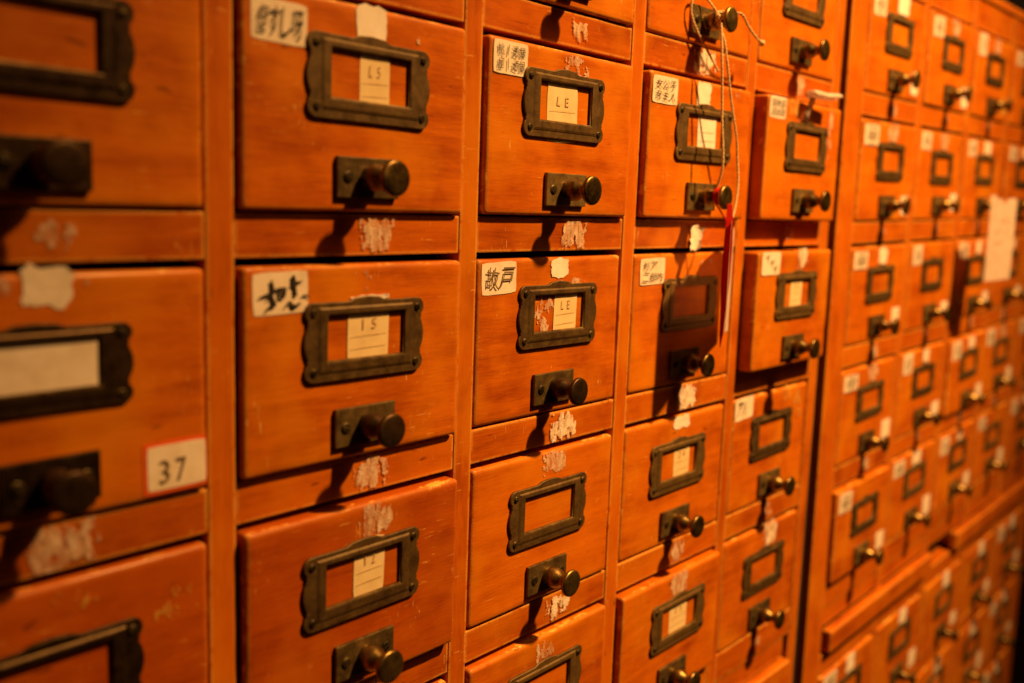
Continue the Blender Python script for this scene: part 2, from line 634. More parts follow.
def holder_mesh():
    """scalloped brass frame with a raised channel round the window; centre at origin, back at y=0"""
    hw, hh = 0.243, 0.122
    out = []

    def arc(cx, cz, r, a0, a1, n):
        for i in range(n + 1):
            a = math.radians(a0 + (a1 - a0) * i / n)
            out.append((cx + r * math.cos(a), cz + r * math.sin(a)))
    # clockwise from the top-left lobe
    def left(sx):
        pts = []
        def A(cx, cz, r, a0, a1, n):
            for i in range(n + 1):
                a = math.radians(a0 + (a1 - a0) * i / n)
                pts.append((sx * (cx + r * math.cos(a)), cz + r * math.sin(a)))
        A(-0.214, 0.093, 0.029, 95, 235, 9)          # upper lobe
        A(-0.243, 0.053, 0.012, 40, -50, 4)          # notch
        A(-0.147, 0.000, 0.098, 154, 206, 8)         # bulging side
        A(-0.243, -0.053, 0.012, 50, -40, 4)
        A(-0.212, -0.092, 0.031, 125, 268, 9)        # lower lobe
        return pts
    L = left(1)
    R = left(-1)[::-1]
    top = [(0.14, 0.121), (0.075, 0.121), (0.05, 0.131), (0.0, 0.135), (-0.05, 0.131), (-0.075, 0.121), (-0.14, 0.121)]
    bot = [(-0.1, -0.123), (0.1, -0.123)]
    out = L + bot + R + top
    cur = bpy.data.curves.new('holder', 'CURVE')
    cur.dimensions = '2D'
    cur.fill_mode = 'BOTH'
    for pts in (out, [(-0.160, -0.062), (0.160, -0.062), (0.160, 0.086), (-0.160, 0.086)]):
        sp = cur.splines.new('POLY')
        sp.points.add(len(pts) - 1)
        for p, q in zip(sp.points, pts):
            p.co = (q[0], q[1], 0, 1)
        sp.use_cyclic_u = True
    cur.extrude = 0.0032
    cur.bevel_depth = 0.0025
    cur.bevel_resolution = 1
    o = bpy.data.objects.new('holder', cur)
    m = bpy.data.meshes.new_from_object(o)
    bpy.data.objects.remove(o)
    bm = bmesh.new()
    bm.from_mesh(m)
    bpy.data.meshes.remove(m)
    bm.transform(Matrix.Translation((0, -0.0057, 0)) @ Matrix.Rotation(math.pi / 2, 4, 'X'))
    # raised channel: outer foot -> crest -> inner drop, bottom bar is broader
    loops = []
    for (ax, at, ab, y) in ((0.200, 0.110, 0.104, -0.0095), (0.192, 0.106, 0.098, -0.0135), (0.186, 0.102, 0.090, -0.0160),
                            (0.166, 0.090, 0.068, -0.0165), (0.161, 0.086, 0.062, -0.0150), (0.161, 0.086, 0.062, -0.0080)):
        loops.append([bm.verts.new(p) for p in ((-ax, y, -ab), (ax, y, -ab), (ax, y, at), (-ax, y, at))])
    for a, b in zip(loops, loops[1:]):
        for k in range(4):
            bm.faces.new((a[k], a[(k + 1) % 4], b[(k + 1) % 4], b[k]))
    bmesh.ops.recalc_face_normals(bm, faces=bm.faces)
    return steal(finish('label_holder', bm, MH))


HOLD = holder_mesh()


def screw_mesh(r=0.013):
    bm = bmesh.new()
    lathe(bm, [(r, 0), (r, 0.003), (r * .75, 0.0062), (0.0, 0.0075)], 14)
    add_box(bm, -r * .8, r * .8, -0.0082, -0.006, -0.0016, 0.0016)
    bmesh.ops.recalc_face_normals(bm, faces=bm.faces)
    return steal(finish('screw', bm, MSC))


SCREW = screw_mesh()
SCREWB = screw_mesh(0.019)


def plate_mesh():
    bm = bmesh.new()
    add_box(bm, -0.124, 0.124, -0.016, 0.0, -0.063, 0.063, 0.004, 2)
    bmesh.ops.recalc_face_normals(bm, faces=bm.faces)
    return steal(finish('pull_plate', bm, MPL))


PLATE = plate_mesh()


def knob_mesh():
    bm = bmesh.new()
    lathe(bm, [(0.034, 0.010), (0.036, 0.020), (0.033, 0.024), (0.039, 0.034), (0.0430, 0.048), (0.0420, 0.062), (0.035, 0.076),
               (0.026, 0.090), (0.0220, 0.102), (0.025, 0.112), (0.039, 0.121), (0.0520, 0.127), (0.0560, 0.132), (0.0560, 0.139),
               (0.0545, 0.1435), (0.050, 0.1460), (0.040, 0.1474), (0.020, 0.1484), (0.0, 0.1488)], 36)
    bmesh.ops.recalc_face_normals(bm, faces=bm.faces)
    return steal(finish('knob', bm, MK, smooth=True))


KNOB = knob_mesh()


# ------------------------------------------------------------------ paper bits built for a parent
def paper_label(parent, x0, z0, x1, z1, kind, rot=0.0):
    """pasted paper label with its writing; coordinates from the opening's top-left corner"""
    bm = bmesh.new()
    ox, oz = -OW / 2, OH
    X0, X1, ZT, ZB = x0 + ox, x1 + ox, z0 + oz, z1 + oz
    sheet(bm, X0, ZB, X1, ZT, -0.0004, 0.0022, rot, 0.0035, round_=0.006, rough=0.0015)
    w, h = X1 - X0, ZT - ZB
    cx, cz = (X0 + X1) / 2, (ZT + ZB) / 2
    y = -0.0085

    def rows(lines, frac=0.8, size=1.0):
        n = len(lines)
        for i, ln in enumerate(lines):
            m = len(ln)
            for k, ch in enumerate(ln):
                if ch == ' ':
                    continue
                gx = cx + ((k + .5) / m - .5) * w * frac
                gz = cz + (.5 - (i + .5) / n) * h * frac
                gw = w * frac / m * (0.10 if ch in '1|一' else 0.86) * size
                gh = h * frac / n * (0.12 if ch == '一' else 0.80) * size
                add_glyph(bm, ch, gx, gz, gw, gh, y, 1, RND.uniform(-.1, .1), RND.uniform(-.1, .25))
    if kind == 'brush':
        def P(a, b):
            return (X0 + (a - 150) / 640 * w, ZB + (640 - b) / 490 * h)
        for pts, ws in (([(205, 435), (330, 395), (430, 345), (520, 335)], (10, 34, 26, 12)),
                        ([(345, 240), (362, 330), (355, 430), (385, 520), (330, 545), (275, 605)], (22, 44, 34, 46, 30, 6)),
                        ([(300, 470), (345, 420), (390, 490)], (8, 20, 14)),
                        ([(440, 350), (448, 420), (470, 455)], (26, 34, 38)),
                        ([(440, 352), (505, 345), (498, 420), (470, 455)], (20, 30, 30, 26)),
                        ([(600, 195), (612, 280), (622, 350), (632, 440)], (40, 56, 34, 40)),
                        ([(570, 320), (640, 285), (715, 265)], (20, 30, 8)),
                        ([(505, 565), (560, 505), (610, 560), (690, 520)], (10, 26, 44, 16)),
                        ([(560, 505), (600, 545), (640, 560)], (18, 34, 28)),
                        ([(700, 445), (760, 435), (800, 470)], (10, 24, 8))):
            stroke(bm, [P(*p) for p in pts], [v / 640 * w for v in ws], y - 0.0004 * RND.random(), 1)
    elif kind == 'scribble':
        for i in range(2):
            for k in range(2):
                bx, bz = cx + (k - .5) * w * .34, cz + (.5 - i) * h * .34
                s = w * .13
                stroke(bm, [(bx - s, bz + s), (bx + s, bz + s * .9), (bx + s * .9, bz - s), (bx - s * .9, bz - s), (bx - s, bz + s * .8)],
                       [w * .028] * 5, y - .0002 * (i + 2 * k), 1)
                stroke(bm, [(bx - s * .6, bz), (bx + s * .7, bz + s * .1)], [w * .028] * 2, y - .001, 1)
    elif kind == 'ticks':
        for k, (a, b) in enumerate(((-.22, .27), (.03, .05), (.22, -.22))):
            stroke(bm, [(cx + a * w - .018, cz + b * h + .012), (cx + a * w, cz + b * h), (cx + a * w + .004, cz + b * h - .02)],
                   [.003, .009, .003], y, 1)
            stroke(bm, [(cx + a * w - .006, cz + b * h + .002), (cx + a * w + .02, cz + b * h + .012)], [.007, .003], y - .0006, 1)
    else:
        rows(kind, 0.84)
    return finish('paper_label', bm, [MP, MI3 if kind in ('scribble', ['故戸']) else MI], parent)


def index_slip(parent, x0, x1, txt=None, z0=-0.140, z1=-0.372, mat=None, lines=2, oz=OH, ox=-OW / 2):
    bm = bmesh.new()
    sheet(bm, x0 + ox, z1 + oz, x1 + ox, z0 + oz, -0.0006, 0.0014, RND.uniform(-.03, .03), 0.002, 3, 4)
    w, h = x1 - x0, z0 - z1
    cx = (x0 + x1) / 2 + ox
    if txt:
        for k, ch in enumerate(txt):
            add_glyph(bm, ch, cx + (k - (len(txt) - 1) / 2) * w * .27, z0 + oz - h * .33, w * (.035 if ch == '1' else .12), h * .15, -0.0052, 1, RND.uniform(-.1, .1))
    for k in range(lines):
        zz = z0 + oz - h * (0.50 + 0.17 * k)
        stroke(bm, [(x0 + ox + w * .06, zz), (cx, zz + .003), (x1 + ox - w * .06, zz + .004)], [.0014, .0022, .0014], -0.0050, 1)
    return finish('index_slip', bm, [mat or MSL, MI2], parent)


def scrap(parent, cx, cz, w, h, seed, fill=0.5, mat=None, name='paper_scrap', ox=-OW / 2, oz=OH, y=-0.0006):
    bm = bmesh.new()
    torn(bm, cx + ox, cz + oz, w, h, seed, fill, y)
    if not bm.faces:
        bm.free()
        return None
    return finish(name, bm, mat or MT, parent)


def flat_paper(parent, x0, z0, x1, z1, rot=0.0, mat=None, name='paper_strip', curl=0.004, rough=0.008, ox=-OW / 2, oz=OH, y=-0.0006):
    bm = bmesh.new()
    sheet(bm, x0 + ox, z1 + oz, x1 + ox, z0 + oz, y, 0.0022, rot, curl, 7, 7, rough)
    return finish(name, bm, mat or MWH, parent)


def sticker(parent, x0, z0, x1, z1, num=None, border=False, mat=None, name='number_sticker'):
    bm = bmesh.new()
    ox, oz = -OW / 2, OH
    a, b, c, d = x0 + ox, z1 + oz, x1 + ox, z0 + oz
    if border:
        sheet(bm, a, b, c, d, -0.0004, 0.0018, 0.01, 0.001, mi=2, round_=.004)
        t = 0.011
        sheet(bm, a + t, b + t, c - t * .3, d - t, -0.0030, 0.0012, 0.01, 0.0006, round_=.004)
    else:
        sheet(bm, a, b, c, d, -0.0004, 0.0022, RND.uniform(-.06, .06), 0.004)
    if num:
        for k, ch in enumerate(num):
            add_glyph(bm, ch, (a + c) / 2 + (k - .5) * .050 - .010, (b + d) / 2 - .012, 0.030, 0.066, -0.0068, 1)
    return finish(name, bm, [mat or MP, MI2 if not border else MI3, MRB], parent)


# ------------------------------------------------------------------ the two cabinets
def cabinet(name, u0, pitch, stile, ncol, left_w, right_w, label, zt=0.235):
    root = thing(name, (u0, 0, -7.0), label, 'cabinet', None)
    H = 0.791

    def part(nm, x0, x1, y0, y1, z0, z1, mat, bev=0.006):
        return box(nm, x0 - u0, x1 - u0, y0, y1, z0 + 7.0, z1 + 7.0, mat, root, None, bev)
    uR = u0 + pitch * ncol - stile
    zb = -7.0
    # stiles
    edges = [(u0 - left_w, u0)]
    for k in range(1, ncol):
        edges.append((u0 + pitch * k - stile, u0 + pitch * k))
    edges.append((uR, uR + right_w))
    for a, b in edges:
        part('stile', a, b, 0.0, 0.12, zb + 0.02, zt - 0.062, MS, 0.007)
    part('side_panel', u0 - left_w, u0 - left_w + 0.09, 0.123, 2.45, zb + 0.02, zt - 0.062, MS)
    part('side_panel', uR + right_w - 0.09, uR + right_w, 0.123, 2.45, zb + 0.02, zt - 0.062, MS)
    part('top_panel', u0 - left_w - 0.012, uR + right_w + 0.012, -0.012, 2.47, zt - 0.06, zt, MR, 0.008)
    part('back_panel', u0 - left_w + 0.092, uR + right_w - 0.092, 2.4, 2.44, zb + 0.02, zt - 0.064, MIN, 0)
    part('plinth', u0 - left_w + 0.01, uR + right_w - 0.01, 0.03, 2.4, zb - 2.23, zb + 0.016, MR)
    # rails between the stiles
    zs = [(0.0, zt - 0.062)]
    for r in range(1, 5):
        zs.append((-H * r, -H * (r - 1) - OH))
    zs.append((-3.985, -H * 4 - OH))                     # above the writing boards
    zs.append((-4.46, -4.325))                           # below them
    for r in (1, 2):
        zs.append((-4.46 - H * r, -4.46 - H * (r - 1) - OH))
    zs.append((zb + 0.02, -4.46 - H * 2 - OH))
    rails = {}
    for k in range(ncol):
        a, b = u0 + pitch * k, u0 + pitch * (k + 1) - stile
        for i, (z0, z1) in enumerate(zs):
            o = part('rail', a + .001, b - .001, 0.003 + 0.002 * ((k * 7 + i * 3) % 3) * .5, 0.12, z0, z1, MR, 0.005)
            rails[k, i] = o
        # dark board between drawer rows, keeps light out of the carcase
        for i, (z0, z1) in enumerate(zs[1:-1]):
            part('dust_panel', a + .001, b - .001, 0.122, 2.39, (z0 + z1) / 2 - .012, (z0 + z1) / 2 + .012, MIN, 0)
    return root, rails


PA, SA = 1.0, 0.0913
PB, SB, UB = 1.030, 0.096, 5.366
cabA, railA = cabinet('card_cabinet', 0.0, PA, SA, 5, 0.13, 0.108,
                      'near orange-brown wooden card cabinet on the left, filling most of the picture')
cabB, railB = cabinet('card_cabinet', UB, PB, SB, 5, 0.25, 0.24,
                      'far orange-brown wooden card cabinet beyond the dark vertical gap, on the right', 0.27)
box('gap_shade_strip', 5.03 - UB, 5.131 - UB, 0.05, 0.4, .03, 7.17, MBK, cabB, None, 0.0)  # added strip, its black stands in for shade deep in the gap
H = 0.791


def rowtop(r):
    return -H * r if r < 5 else -4.46 - H * (r - 5)


ORD = ['top', 'second', 'third', 'fourth', 'fifth', 'sixth', 'seventh', 'lowest']


def make_drawer(ux, r, d, wide, label, group, hx=0.0, hz=0.0, rz=0.0, rx=0.0, rng=None):
    ow = 0.935 if wide else OW
    root = thing('catalogue_drawer', (ux + ow / 2, -d, rowtop(r) - OH), label, 'drawer', group)
    root.rotation_euler = (rx, 0, rz)
    fw = 0.908 if wide else 0.888
    link('front_panel', FRONTS[fw][rng.randrange(4)], root)
    link('tray', DBOX, root)
    hp = (0.012 + hx, -0.0005, 0.396 + hz)
    ho = link('label_holder', HOLD, root, hp)
    ho.rotation_euler = (0, rng.uniform(-.008, .008), 0)
    for sx, sz in ((-.214, .093), (.214, .093), (-.212, -.092), (.212, -.092)):
        s = link('screw', SCREW, ho, (sx, -0.0108, sz))
        s.rotation_euler = (0, rng.uniform(0, 3), 0)
    pp = (0.006, -0.0004, 0.112 + rng.uniform(-.004, .004))
    pl = link('pull_plate', PLATE, root, pp)
    for sx in (-.085, .085):
        s = link('screw', SCREWB, pl, (sx, -0.0155, 0))
        s.rotation_euler = (0, rng.uniform(0, 3), 0)
    link('knob', KNOB, root, pp)
    return root, ho


GA = 'drawers of the near cabinet'
GB = 'drawers of the far cabinet'
rngA = random.Random(5)
# (column, row): (pull-out, label text)
A = {
    (0, 0): (.01, 'topmost drawer of the near cabinet above the lone left drawers, cut off by the frame'),
    (1, 0): (.01, 'top-row drawer directly above the one with the long white paper tape'),
    (2, 0): (.01, 'top-row drawer cut by the frame, above the one with the two-line label'),
    (3, 0): (.005, 'top-row drawer with twine wound round its knob'),
    (4, 0): (.005, 'top-row drawer right of the twine-wrapped knob, no paper label'),
    (0, 1): (.012, 'blurred drawer at the upper left corner, empty brass holder, no paper label'),
    (1, 1): (.022, 'drawer with white paper tape running down into its brass holder and small written label'),
    (2, 1): (.022, 'drawer with a square label bearing two lines of dense handwriting'),
    (3, 1): (.035, 'drawer with red ribbon hanging from its knob and twine across its brass holder'),
    (4, 1): (.075, 'pulled-out drawer with curled white paper at its top and tiny printed label'),
    (0, 2): (.012, 'drawer with a red-edged 37 sticker and a full-width cream card'),
    (1, 2): (.022, 'drawer with large brush-written characters on its corner label'),
    (2, 2): (.0, 'drawer with a torn scratched holder window and label of two faint characters'),
    (3, 2): (.0, 'drawer in the shadow of the hanging card, its holder lost in the dark'),
    (4, 2): (.080, 'pulled-out drawer with a label of three small ticks and a slip in its holder'),
    (0, 3): (.012, 'drawer at lower left with pale scrapes beside its holder, below the 37 sticker'),
    (1, 3): (.035, 'dark red drawer with pale slip and torn white paper above its holder, no corner label'),
    (2, 3): (.005, 'drawer with an empty holder and a white scrap above it, below the scratched-window drawer'),
    (3, 3): (.0, 'drawer with a written slip, just below the shadowed drawer'),
    (4, 3): (.0, 'drawer with a torn rounded label and yellow blotches at its upper right'),
    (0, 4): (.01, 'fifth row drawer at the lower left corner, below the scraped one'),
    (1, 4): (.01, 'fifth row drawer at the bottom edge, below the dark red drawer'),
    (2, 4): (.02, 'drawer cut by the bottom edge with only its top and holder showing'),
    (3, 4): (.035, 'drawer near the bottom edge with a pale slip running up over its holder'),
    (4, 4): (.0, 'lowest whole drawer next to the dark gap, empty holder, paper scrap above it'),
}
DR = {}
HO = {}
HOFF = {(2, 1): (-.027, .03), (2, 2): (.015, .008), (2, 3): (-.005, -.012), (1, 1): (.005, .012), (1, 2): (-.003, .0), (1, 3): (-.012, -.01),
        (3, 4): (.03, -.004), (4, 3): (-.012, -.004), (4, 4): (.012, -.02), (3, 2): (.02, 0), (0, 2): (-.03, .002), (0, 3): (-.02, -.035), (0, 1): (-.01, .0)}
for (c, r), (d, lab) in A.items():
    hx, hz = HOFF.get((c, r), (0, 0))
    DR[c, r], HO[c, r] = make_drawer(c * PA, r, d, False, lab, GA, hx, hz, rngA.uniform(-.004, .004), rngA.uniform(-.004, .004), rngA)

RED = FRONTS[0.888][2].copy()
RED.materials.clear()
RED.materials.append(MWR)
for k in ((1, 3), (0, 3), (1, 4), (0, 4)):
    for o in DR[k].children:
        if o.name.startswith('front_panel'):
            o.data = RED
HO[0, 2].scale = (1, .8, .86)
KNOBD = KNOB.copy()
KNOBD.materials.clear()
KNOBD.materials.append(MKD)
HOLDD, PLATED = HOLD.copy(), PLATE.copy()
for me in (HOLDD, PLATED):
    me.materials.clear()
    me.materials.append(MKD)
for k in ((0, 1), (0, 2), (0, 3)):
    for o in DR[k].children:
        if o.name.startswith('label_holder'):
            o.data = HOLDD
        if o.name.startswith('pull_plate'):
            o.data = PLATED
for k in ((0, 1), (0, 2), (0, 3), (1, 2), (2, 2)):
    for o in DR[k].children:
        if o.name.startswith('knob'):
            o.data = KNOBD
# labels pasted in the upper left corners
for (c, r), (x0, z0, x1, z1, kind, rot) in {
    (1, 1): (.040, -.062, .230, -.180, ['但すし呀'], -.02),
    (1, 2): (.040, -.040, .234, -.166, 'brush', .03),
    (2, 1): (.028, -.036, .210, -.152, ['桃1透録', '極1透録'], 0),
    (2, 2): (.028, -.036, .218, -.156, ['故戸'], .04),
    (3, 1): (.024, -.042, .220, -.158, ['女公子', '彦主人'], 0),
    (3, 2): (.053, -.042, .250, -.162, ['杉ア ', '二部内'], .02),
    (4, 1): (.022, -.028, .198, -.136, ['国歌国', '国部国'], 0),
    (4, 2): (.040, -.026, .246, -.146, 'ticks', 0),
    (4, 3): (.020, -.018, .216, -.138, ['ア八 '], .05),
}.items():
    o = paper_label(DR[c, r], x0, z0, x1, z1, kind, rot)
# slips behind the brass windows
for (c, r), (a, b, t, mat) in {
    (1, 1): (.43, .55, 'L5', MSL), (1, 2): (.39, .56, '15', MSL), (1, 3): (.415, .545, '12', MSL), (2, 1): (.335, .52, 'LE', MSL),
    (2, 2): (.455, .60, 'LE', MSL), (3, 1): (.41, .57, None, MWH), (3, 3): (.43, .57, '24', MSL), (3, 4): (.415, .575, '15', MSL),
    (4, 2): (.395, .535, '13', MSL)}.items():
    index_slip(DR[c, r], a, b, t, mat=mat)
index_slip(DR[0, 2], .285, .632, None, -.182, -.338, MP, 0)
scrap(DR[2, 2], .39, -.255, .13, .16, 6.2, .45, MT)
# tapes and scraps above the holders
flat_paper(DR[1, 1], .415, -.022, .535, -.150, .02, name='paper_tape')
scrap(DR[1, 1], .68, -.09, .10, .05, 2.4, .28)
scrap(DR[1, 2], .46, -.075, .20, .08, 3.3, .22)
flat_paper(DR[1, 2], .40, -.125, .56, -.142, .03, name='paper_strip')
scrap(DR[1, 3], .505, -.088, .15, .125, 7.9, .62)
scrap(DR[2, 1], .50, -.075, .20, .10, 4.4, .36)
flat_paper(DR[2, 1], .42, -.105, .56, -.145, -.05, MT, 'paper_strip', .006, .02)
flat_paper(DR[2, 2], .43, -.030, .535, -.105, .03, name='paper_strip', rough=.012)
scrap(DR[2, 2], .55, -.125, .2, .03, 9.6, .45)
scrap(DR[2, 3], .49, -.075, .15, .11, 12.7, .62)
scrap(DR[2, 4], .46, -.09, .13, .10, 8.1, .45)
flat_paper(DR[3, 1], .385, -.03, .50, -.150, .0, MWH, 'paper_strip', .006, .014)
scrap(DR[3, 2], .62, -.08, .12, .08, 13.2, .3)
flat_paper(DR[3, 3], .415, -.022, .55, -.085, .02, MWH, 'paper_strip', .004, .016)
scrap(DR[3, 4], .49, -.085, .15, .12, 15.1, .72)
scrap(DR[4, 2], .52, -.07, .14, .12, 5.5, .60, MWT)
scrap(DR[4, 3], .62, -.06, .13, .11, 6.6, .5, MYE, 'glue_residue')
scrap(DR[4, 3], .78, -.10, .13, .12, 3.9, .45, MYE, 'glue_residue')
scrap(DR[4, 3], .80, -.20, .10, .07, 3.2, .5, MYE, 'glue_residue')
scrap(DR[4, 4], .54, -.075, .17, .15, 10.4, .55, MWT)
scrap(DR[4, 1], .30, -.06, .17, .09, 4.9, .6, MYE, 'glue_residue')
scrap(DR[4, 1], .76, -.11, .05, .18, 8.8, .6, MT)
scrap(DR[4, 1], .74, -.25, .08, .16, 7.2, .45, MT)
scrap(DR[3, 1], .78, -.06, .12, .05, 7.1, .25)
# bits on the leftmost drawers
flat_paper(DR[0, 2], .410, -.008, .530, -.106, -.07, MP, 'paper_strip', .004, .012)
scrap(DR[0, 2], .36, -.06, .1, .07, 5.2, .3)
scrap(DR[0, 2], .58, -.06, .07, .05, 9.2, .3)
sticker(DR[0, 2], .706, -.492, .895, -.638, '37', True)
scrap(DR[0, 3], .50, -.08, .22, .10, 9.9, .24, MYE, 'glue_residue')
scrap(DR[0, 3], .80, -.17, .19, .12, 4.1, .26, MYE, 'glue_residue')
# curled paper at the head of the pulled-out drawer
bm = bmesh.new()
rollx = [(.36 + .30 * k / 12) for k in range(13)]
ringp = []
for k, x in enumerate(rollx):
    t = k / 12
    r = .024 - .007 * t
    row = []
    for q in range(15):
        a = math.radians(-100 + 300 * q / 14)
        row.append(bm.verts.new((x - OW / 2, -.055 - .03 * t + r * math.cos(a) * 1.2, OH + .004 + .012 * t + r * math.sin(a) + .003 * math.sin(t * 9))))
    ringp.append(row)
for a, b in zip(ringp, ringp[1:]):
    for q in range(14):
        bm.faces.new((a[q], a[q + 1], b[q + 1], b[q]))
tail = []
for k, (y, z) in enumerate([(-.052, -.008), (-.045, -.03), (-.034, -.055), (-.022, -.095), (-.010, -.135)]):
    tail.append([bm.verts.new((x - OW / 2 + .004 * k, y - (.006 if j == 1 else 0), z + OH)) for j, x in enumerate((.365, .40, .435))])
for a, b in zip(tail, tail[1:]):
    for q in range(2):
        bm.faces.new((a[q], b[q], b[q + 1], a[q + 1]))
bmesh.ops.solidify(bm, geom=list(bm.faces), thickness=0.002)
finish('curled_paper', bm, MWH, DR[4, 1], smooth=True)

# torn paper left on the rails, under the knobs
rs = random.Random(3)
for (c, i), (cx, w, h, fill, mat) in {
    (0, 2): (.50, .10, .09, .50, MT), (0, 3): (.49, .20, .12, .62, MT), (1, 1): (.52, .16, .11, .5, MT), (1, 2): (.53, .15, .11, .62, MT),
    (1, 3): (.52, .16, .11, .58, MT), (2, 1): (.55, .12, .09, .5, MT), (2, 2): (.57, .17, .12, .62, MT), (2, 3): (.55, .17, .12, .62, MWT),
    (2, 4): (.56, .17, .11, .55, MWT), (3, 1): (.50, .20, .12, .6, MWT), (3, 3): (.52, .18, .12, .68, MWT), (3, 4): (.52, .12, .11, .6, MT),
    (4, 1): (.50, .12, .11, .62, MT), (4, 2): (.5, .12, .1, .35, MT), (4, 4): (.5, .1, .1, .45, MT), (4, 5): (.5, .1, .1, .3, MT),
    (1, 4): (.5, .15, .1, .5, MT), (0, 4): (.5, .15, .1, .5, MT)}.items():
    z0, z1 = {0: (0, 0)}.get(i, (-H * i, -H * (i - 1) - OH)) if i < 5 else (-3.985, -H * 4 - OH)
    bm = bmesh.new()
    torn(bm, c * PA + cx, (z0 + z1) / 2 + 7.0, w, h, rs.uniform(0, 30), fill, 0.0015)
    if bm.faces:
        finish('paper_scrap', bm, mat, railA[c, i])
    else:
        bm.free()
# a loose white flap hanging below the red ribbon's knob
bm = bmesh.new()
sheet(bm, 3.455, -1.60 + 7, 3.535, -1.475 + 7, -0.0006, .003, -.12, .03, 6, 8, .02)
finish('paper_flap', bm, MWH, railA[3, 2])

# ------------------------------------------------------------------ far cabinet's drawers
rngB = random.Random(21)
DB = {}
B_NOTES = {
    (0, 0): 'far-cabinet drawer with a broad white tape, top row, beside the dark gap',
    (0, 3): 'far-cabinet drawer beside the dark gap, fourth row, two rows above the left writing board',
    (2, 1): 'far-cabinet drawer in the second row, middle column, with a card hanging from its knob',
}
COLN = ['nearest the dark gap', 'second from the dark gap', 'middle column', 'fourth from the dark gap', 'at the far right end']
ROWN = ['top row', 'second row', 'third row', 'fourth row', 'fifth row just above the writing boards',
        'first row below the writing boards', 'second row below the writing boards', 'third row below the writing boards']
for r in range(8):
    for c in range(5):
        lab = B_NOTES.get((c, r), 'far-cabinet drawer %s, %s' % (COLN[c], ROWN[r]))
        d = rngB.choice((0.0, 0.004, 0.008, 0.012))
        if (c, r) in ((0, 4), (3, 1), (2, 3)):
            d = 0.03
        ro, ho = make_drawer(UB + c * PB, r, d, True, lab, GB, rngB.uniform(-.012, .012) + .01, rngB.uniform(-.01, .01) - .005,
                             rngB.uniform(-.005, .005), rngB.uniform(-.004, .004), rngB)
        DB[c, r] = ro
        ho.scale = (.93, 1, .95)
        j = rngB.uniform
        if r < 5 or rngB.random() < .6:
            paper_label(ro, .035 + j(-.01, .01), -.045 + j(-.015, .01), .235 + j(-.02, .02), -.175 + j(-.02, .015),
                        'scribble', j(-.04, .04))
        t = rngB.random()
        if r >= 5:
            flat_paper(ro, .43, -.015, .56, -.19 + j(-.03, .03), j(-.1, .1), MWH, 'paper_tape', .008, .02)
        elif (c, r) == (0, 0):
            flat_paper(ro, .42, .0, .60, -.14, 0, MWH, 'paper_tape', .004, .01)
        elif t < .5:
            flat_paper(ro, .43 + j(-.02, .02), -.04, .57 + j(-.02, .02), -.14 + j(-.02, .02), j(-.1, .1), MP, 'paper_tape', .006, .02)
        elif t < .9:
            scrap(ro, .50, -.09, .17, .13, j(0, 40), .62, MT)
        sticker(ro, .735 + j(-.01, .01), -.475 + j(-.02, .02), .885 + j(-.012, .012), -.605 + j(-.015, .015), None, False,
                MYE if (c, r) in ((2, 0), (3, 0)) else MP)  # top-row pair coloured yellow for the lamp's glint on them
        if r < 6:
            i = r
            if i > 0 and (r < 5):
                bm = bmesh.new()
                z0, z1 = -H * i, -H * (i - 1) - OH
                torn(bm, c * PB + .5 + j(-.03, .03), (z0 + z1) / 2 + 7.0, .13, .11, j(0, 40), .5 + j(-.1, .15), 0.0015)
                if bm.faces:
                    finish('paper_scrap', bm, MT, railB[c, i])
                else:
                    bm.free()

# ------------------------------------------------------------------ pull-out writing boards
def writing_board(x0, x1, label, d):
    root = thing('writing_board', ((x0 + x1) / 2, -d, -4.30), label, 'pull-out board', 'pull-out writing boards')
    w = (x1 - x0) / 2
    box('front_strip', -w, w, 0, 0.07, 0.0, 0.155, MR, root, None, 0.016, 3)
    box('board', -w + .03, w - .03, 0.072, 2.0, 0.03, 0.10, MBOX, root, None, 0.004)
    return root


def filler(cab, u0, x0, x1):
    box('board_rail', x0 - u0, x1 - u0, 0.012, 0.1, -4.125 + 7, -3.99 + 7, MR, cab, None, 0.005)


writing_board(3.02, 4.895, 'pull-out board under the near cabinet drawers by the dark gap, bottom edge of the photo', .03)
writing_board(0.01, 1.90, 'pull-out board of the near cabinet at left, below the frame', .03)
boardsB = [writing_board(UB + .04, UB + 2 * PB - .06, 'long protruding board of the far cabinet, left one, starting beside the dark gap', .05),
    writing_board(UB + 2 * PB + .60, UB + 5 * PB - SB - .02, 'protruding board of the far cabinet, right one, at the far end', .05)]
for k in range(5):
    if k != 4:
        filler(cabA, 0.0, k * PA + .002, (k + 1) * PA - SA - .002)
    else:
        filler(cabA, 0.0, k * PA + .002, (k + 1) * PA - SA - .055)
    filler(cabB, UB, UB + k * PB + .002, UB + (k + 1) * PB - SB - .002)
    if k in (1, 3, 0):
        pass

# ------------------------------------------------------------------ twine, ribbon and hanging cards
tw = thing('twine', (3.46, -.1, -.545), 'pale twine wound round a top-row knob, its ends hanging down to the knob below', 'string')
org = Vector((3.46, -.1, -.545))


def twine(name, pts):
    bm = bmesh.new()
    P = [Vector(p) - org for p in pts]
    for ph in (0, math.pi):
        tube(bm, P, 0.0040, 6, 2 * math.pi / 0.036, 0.0034, ph)
    bmesh.ops.recalc_face_normals(bm, faces=bm.faces)
    return finish(name, bm, MTW, tw, smooth=True)


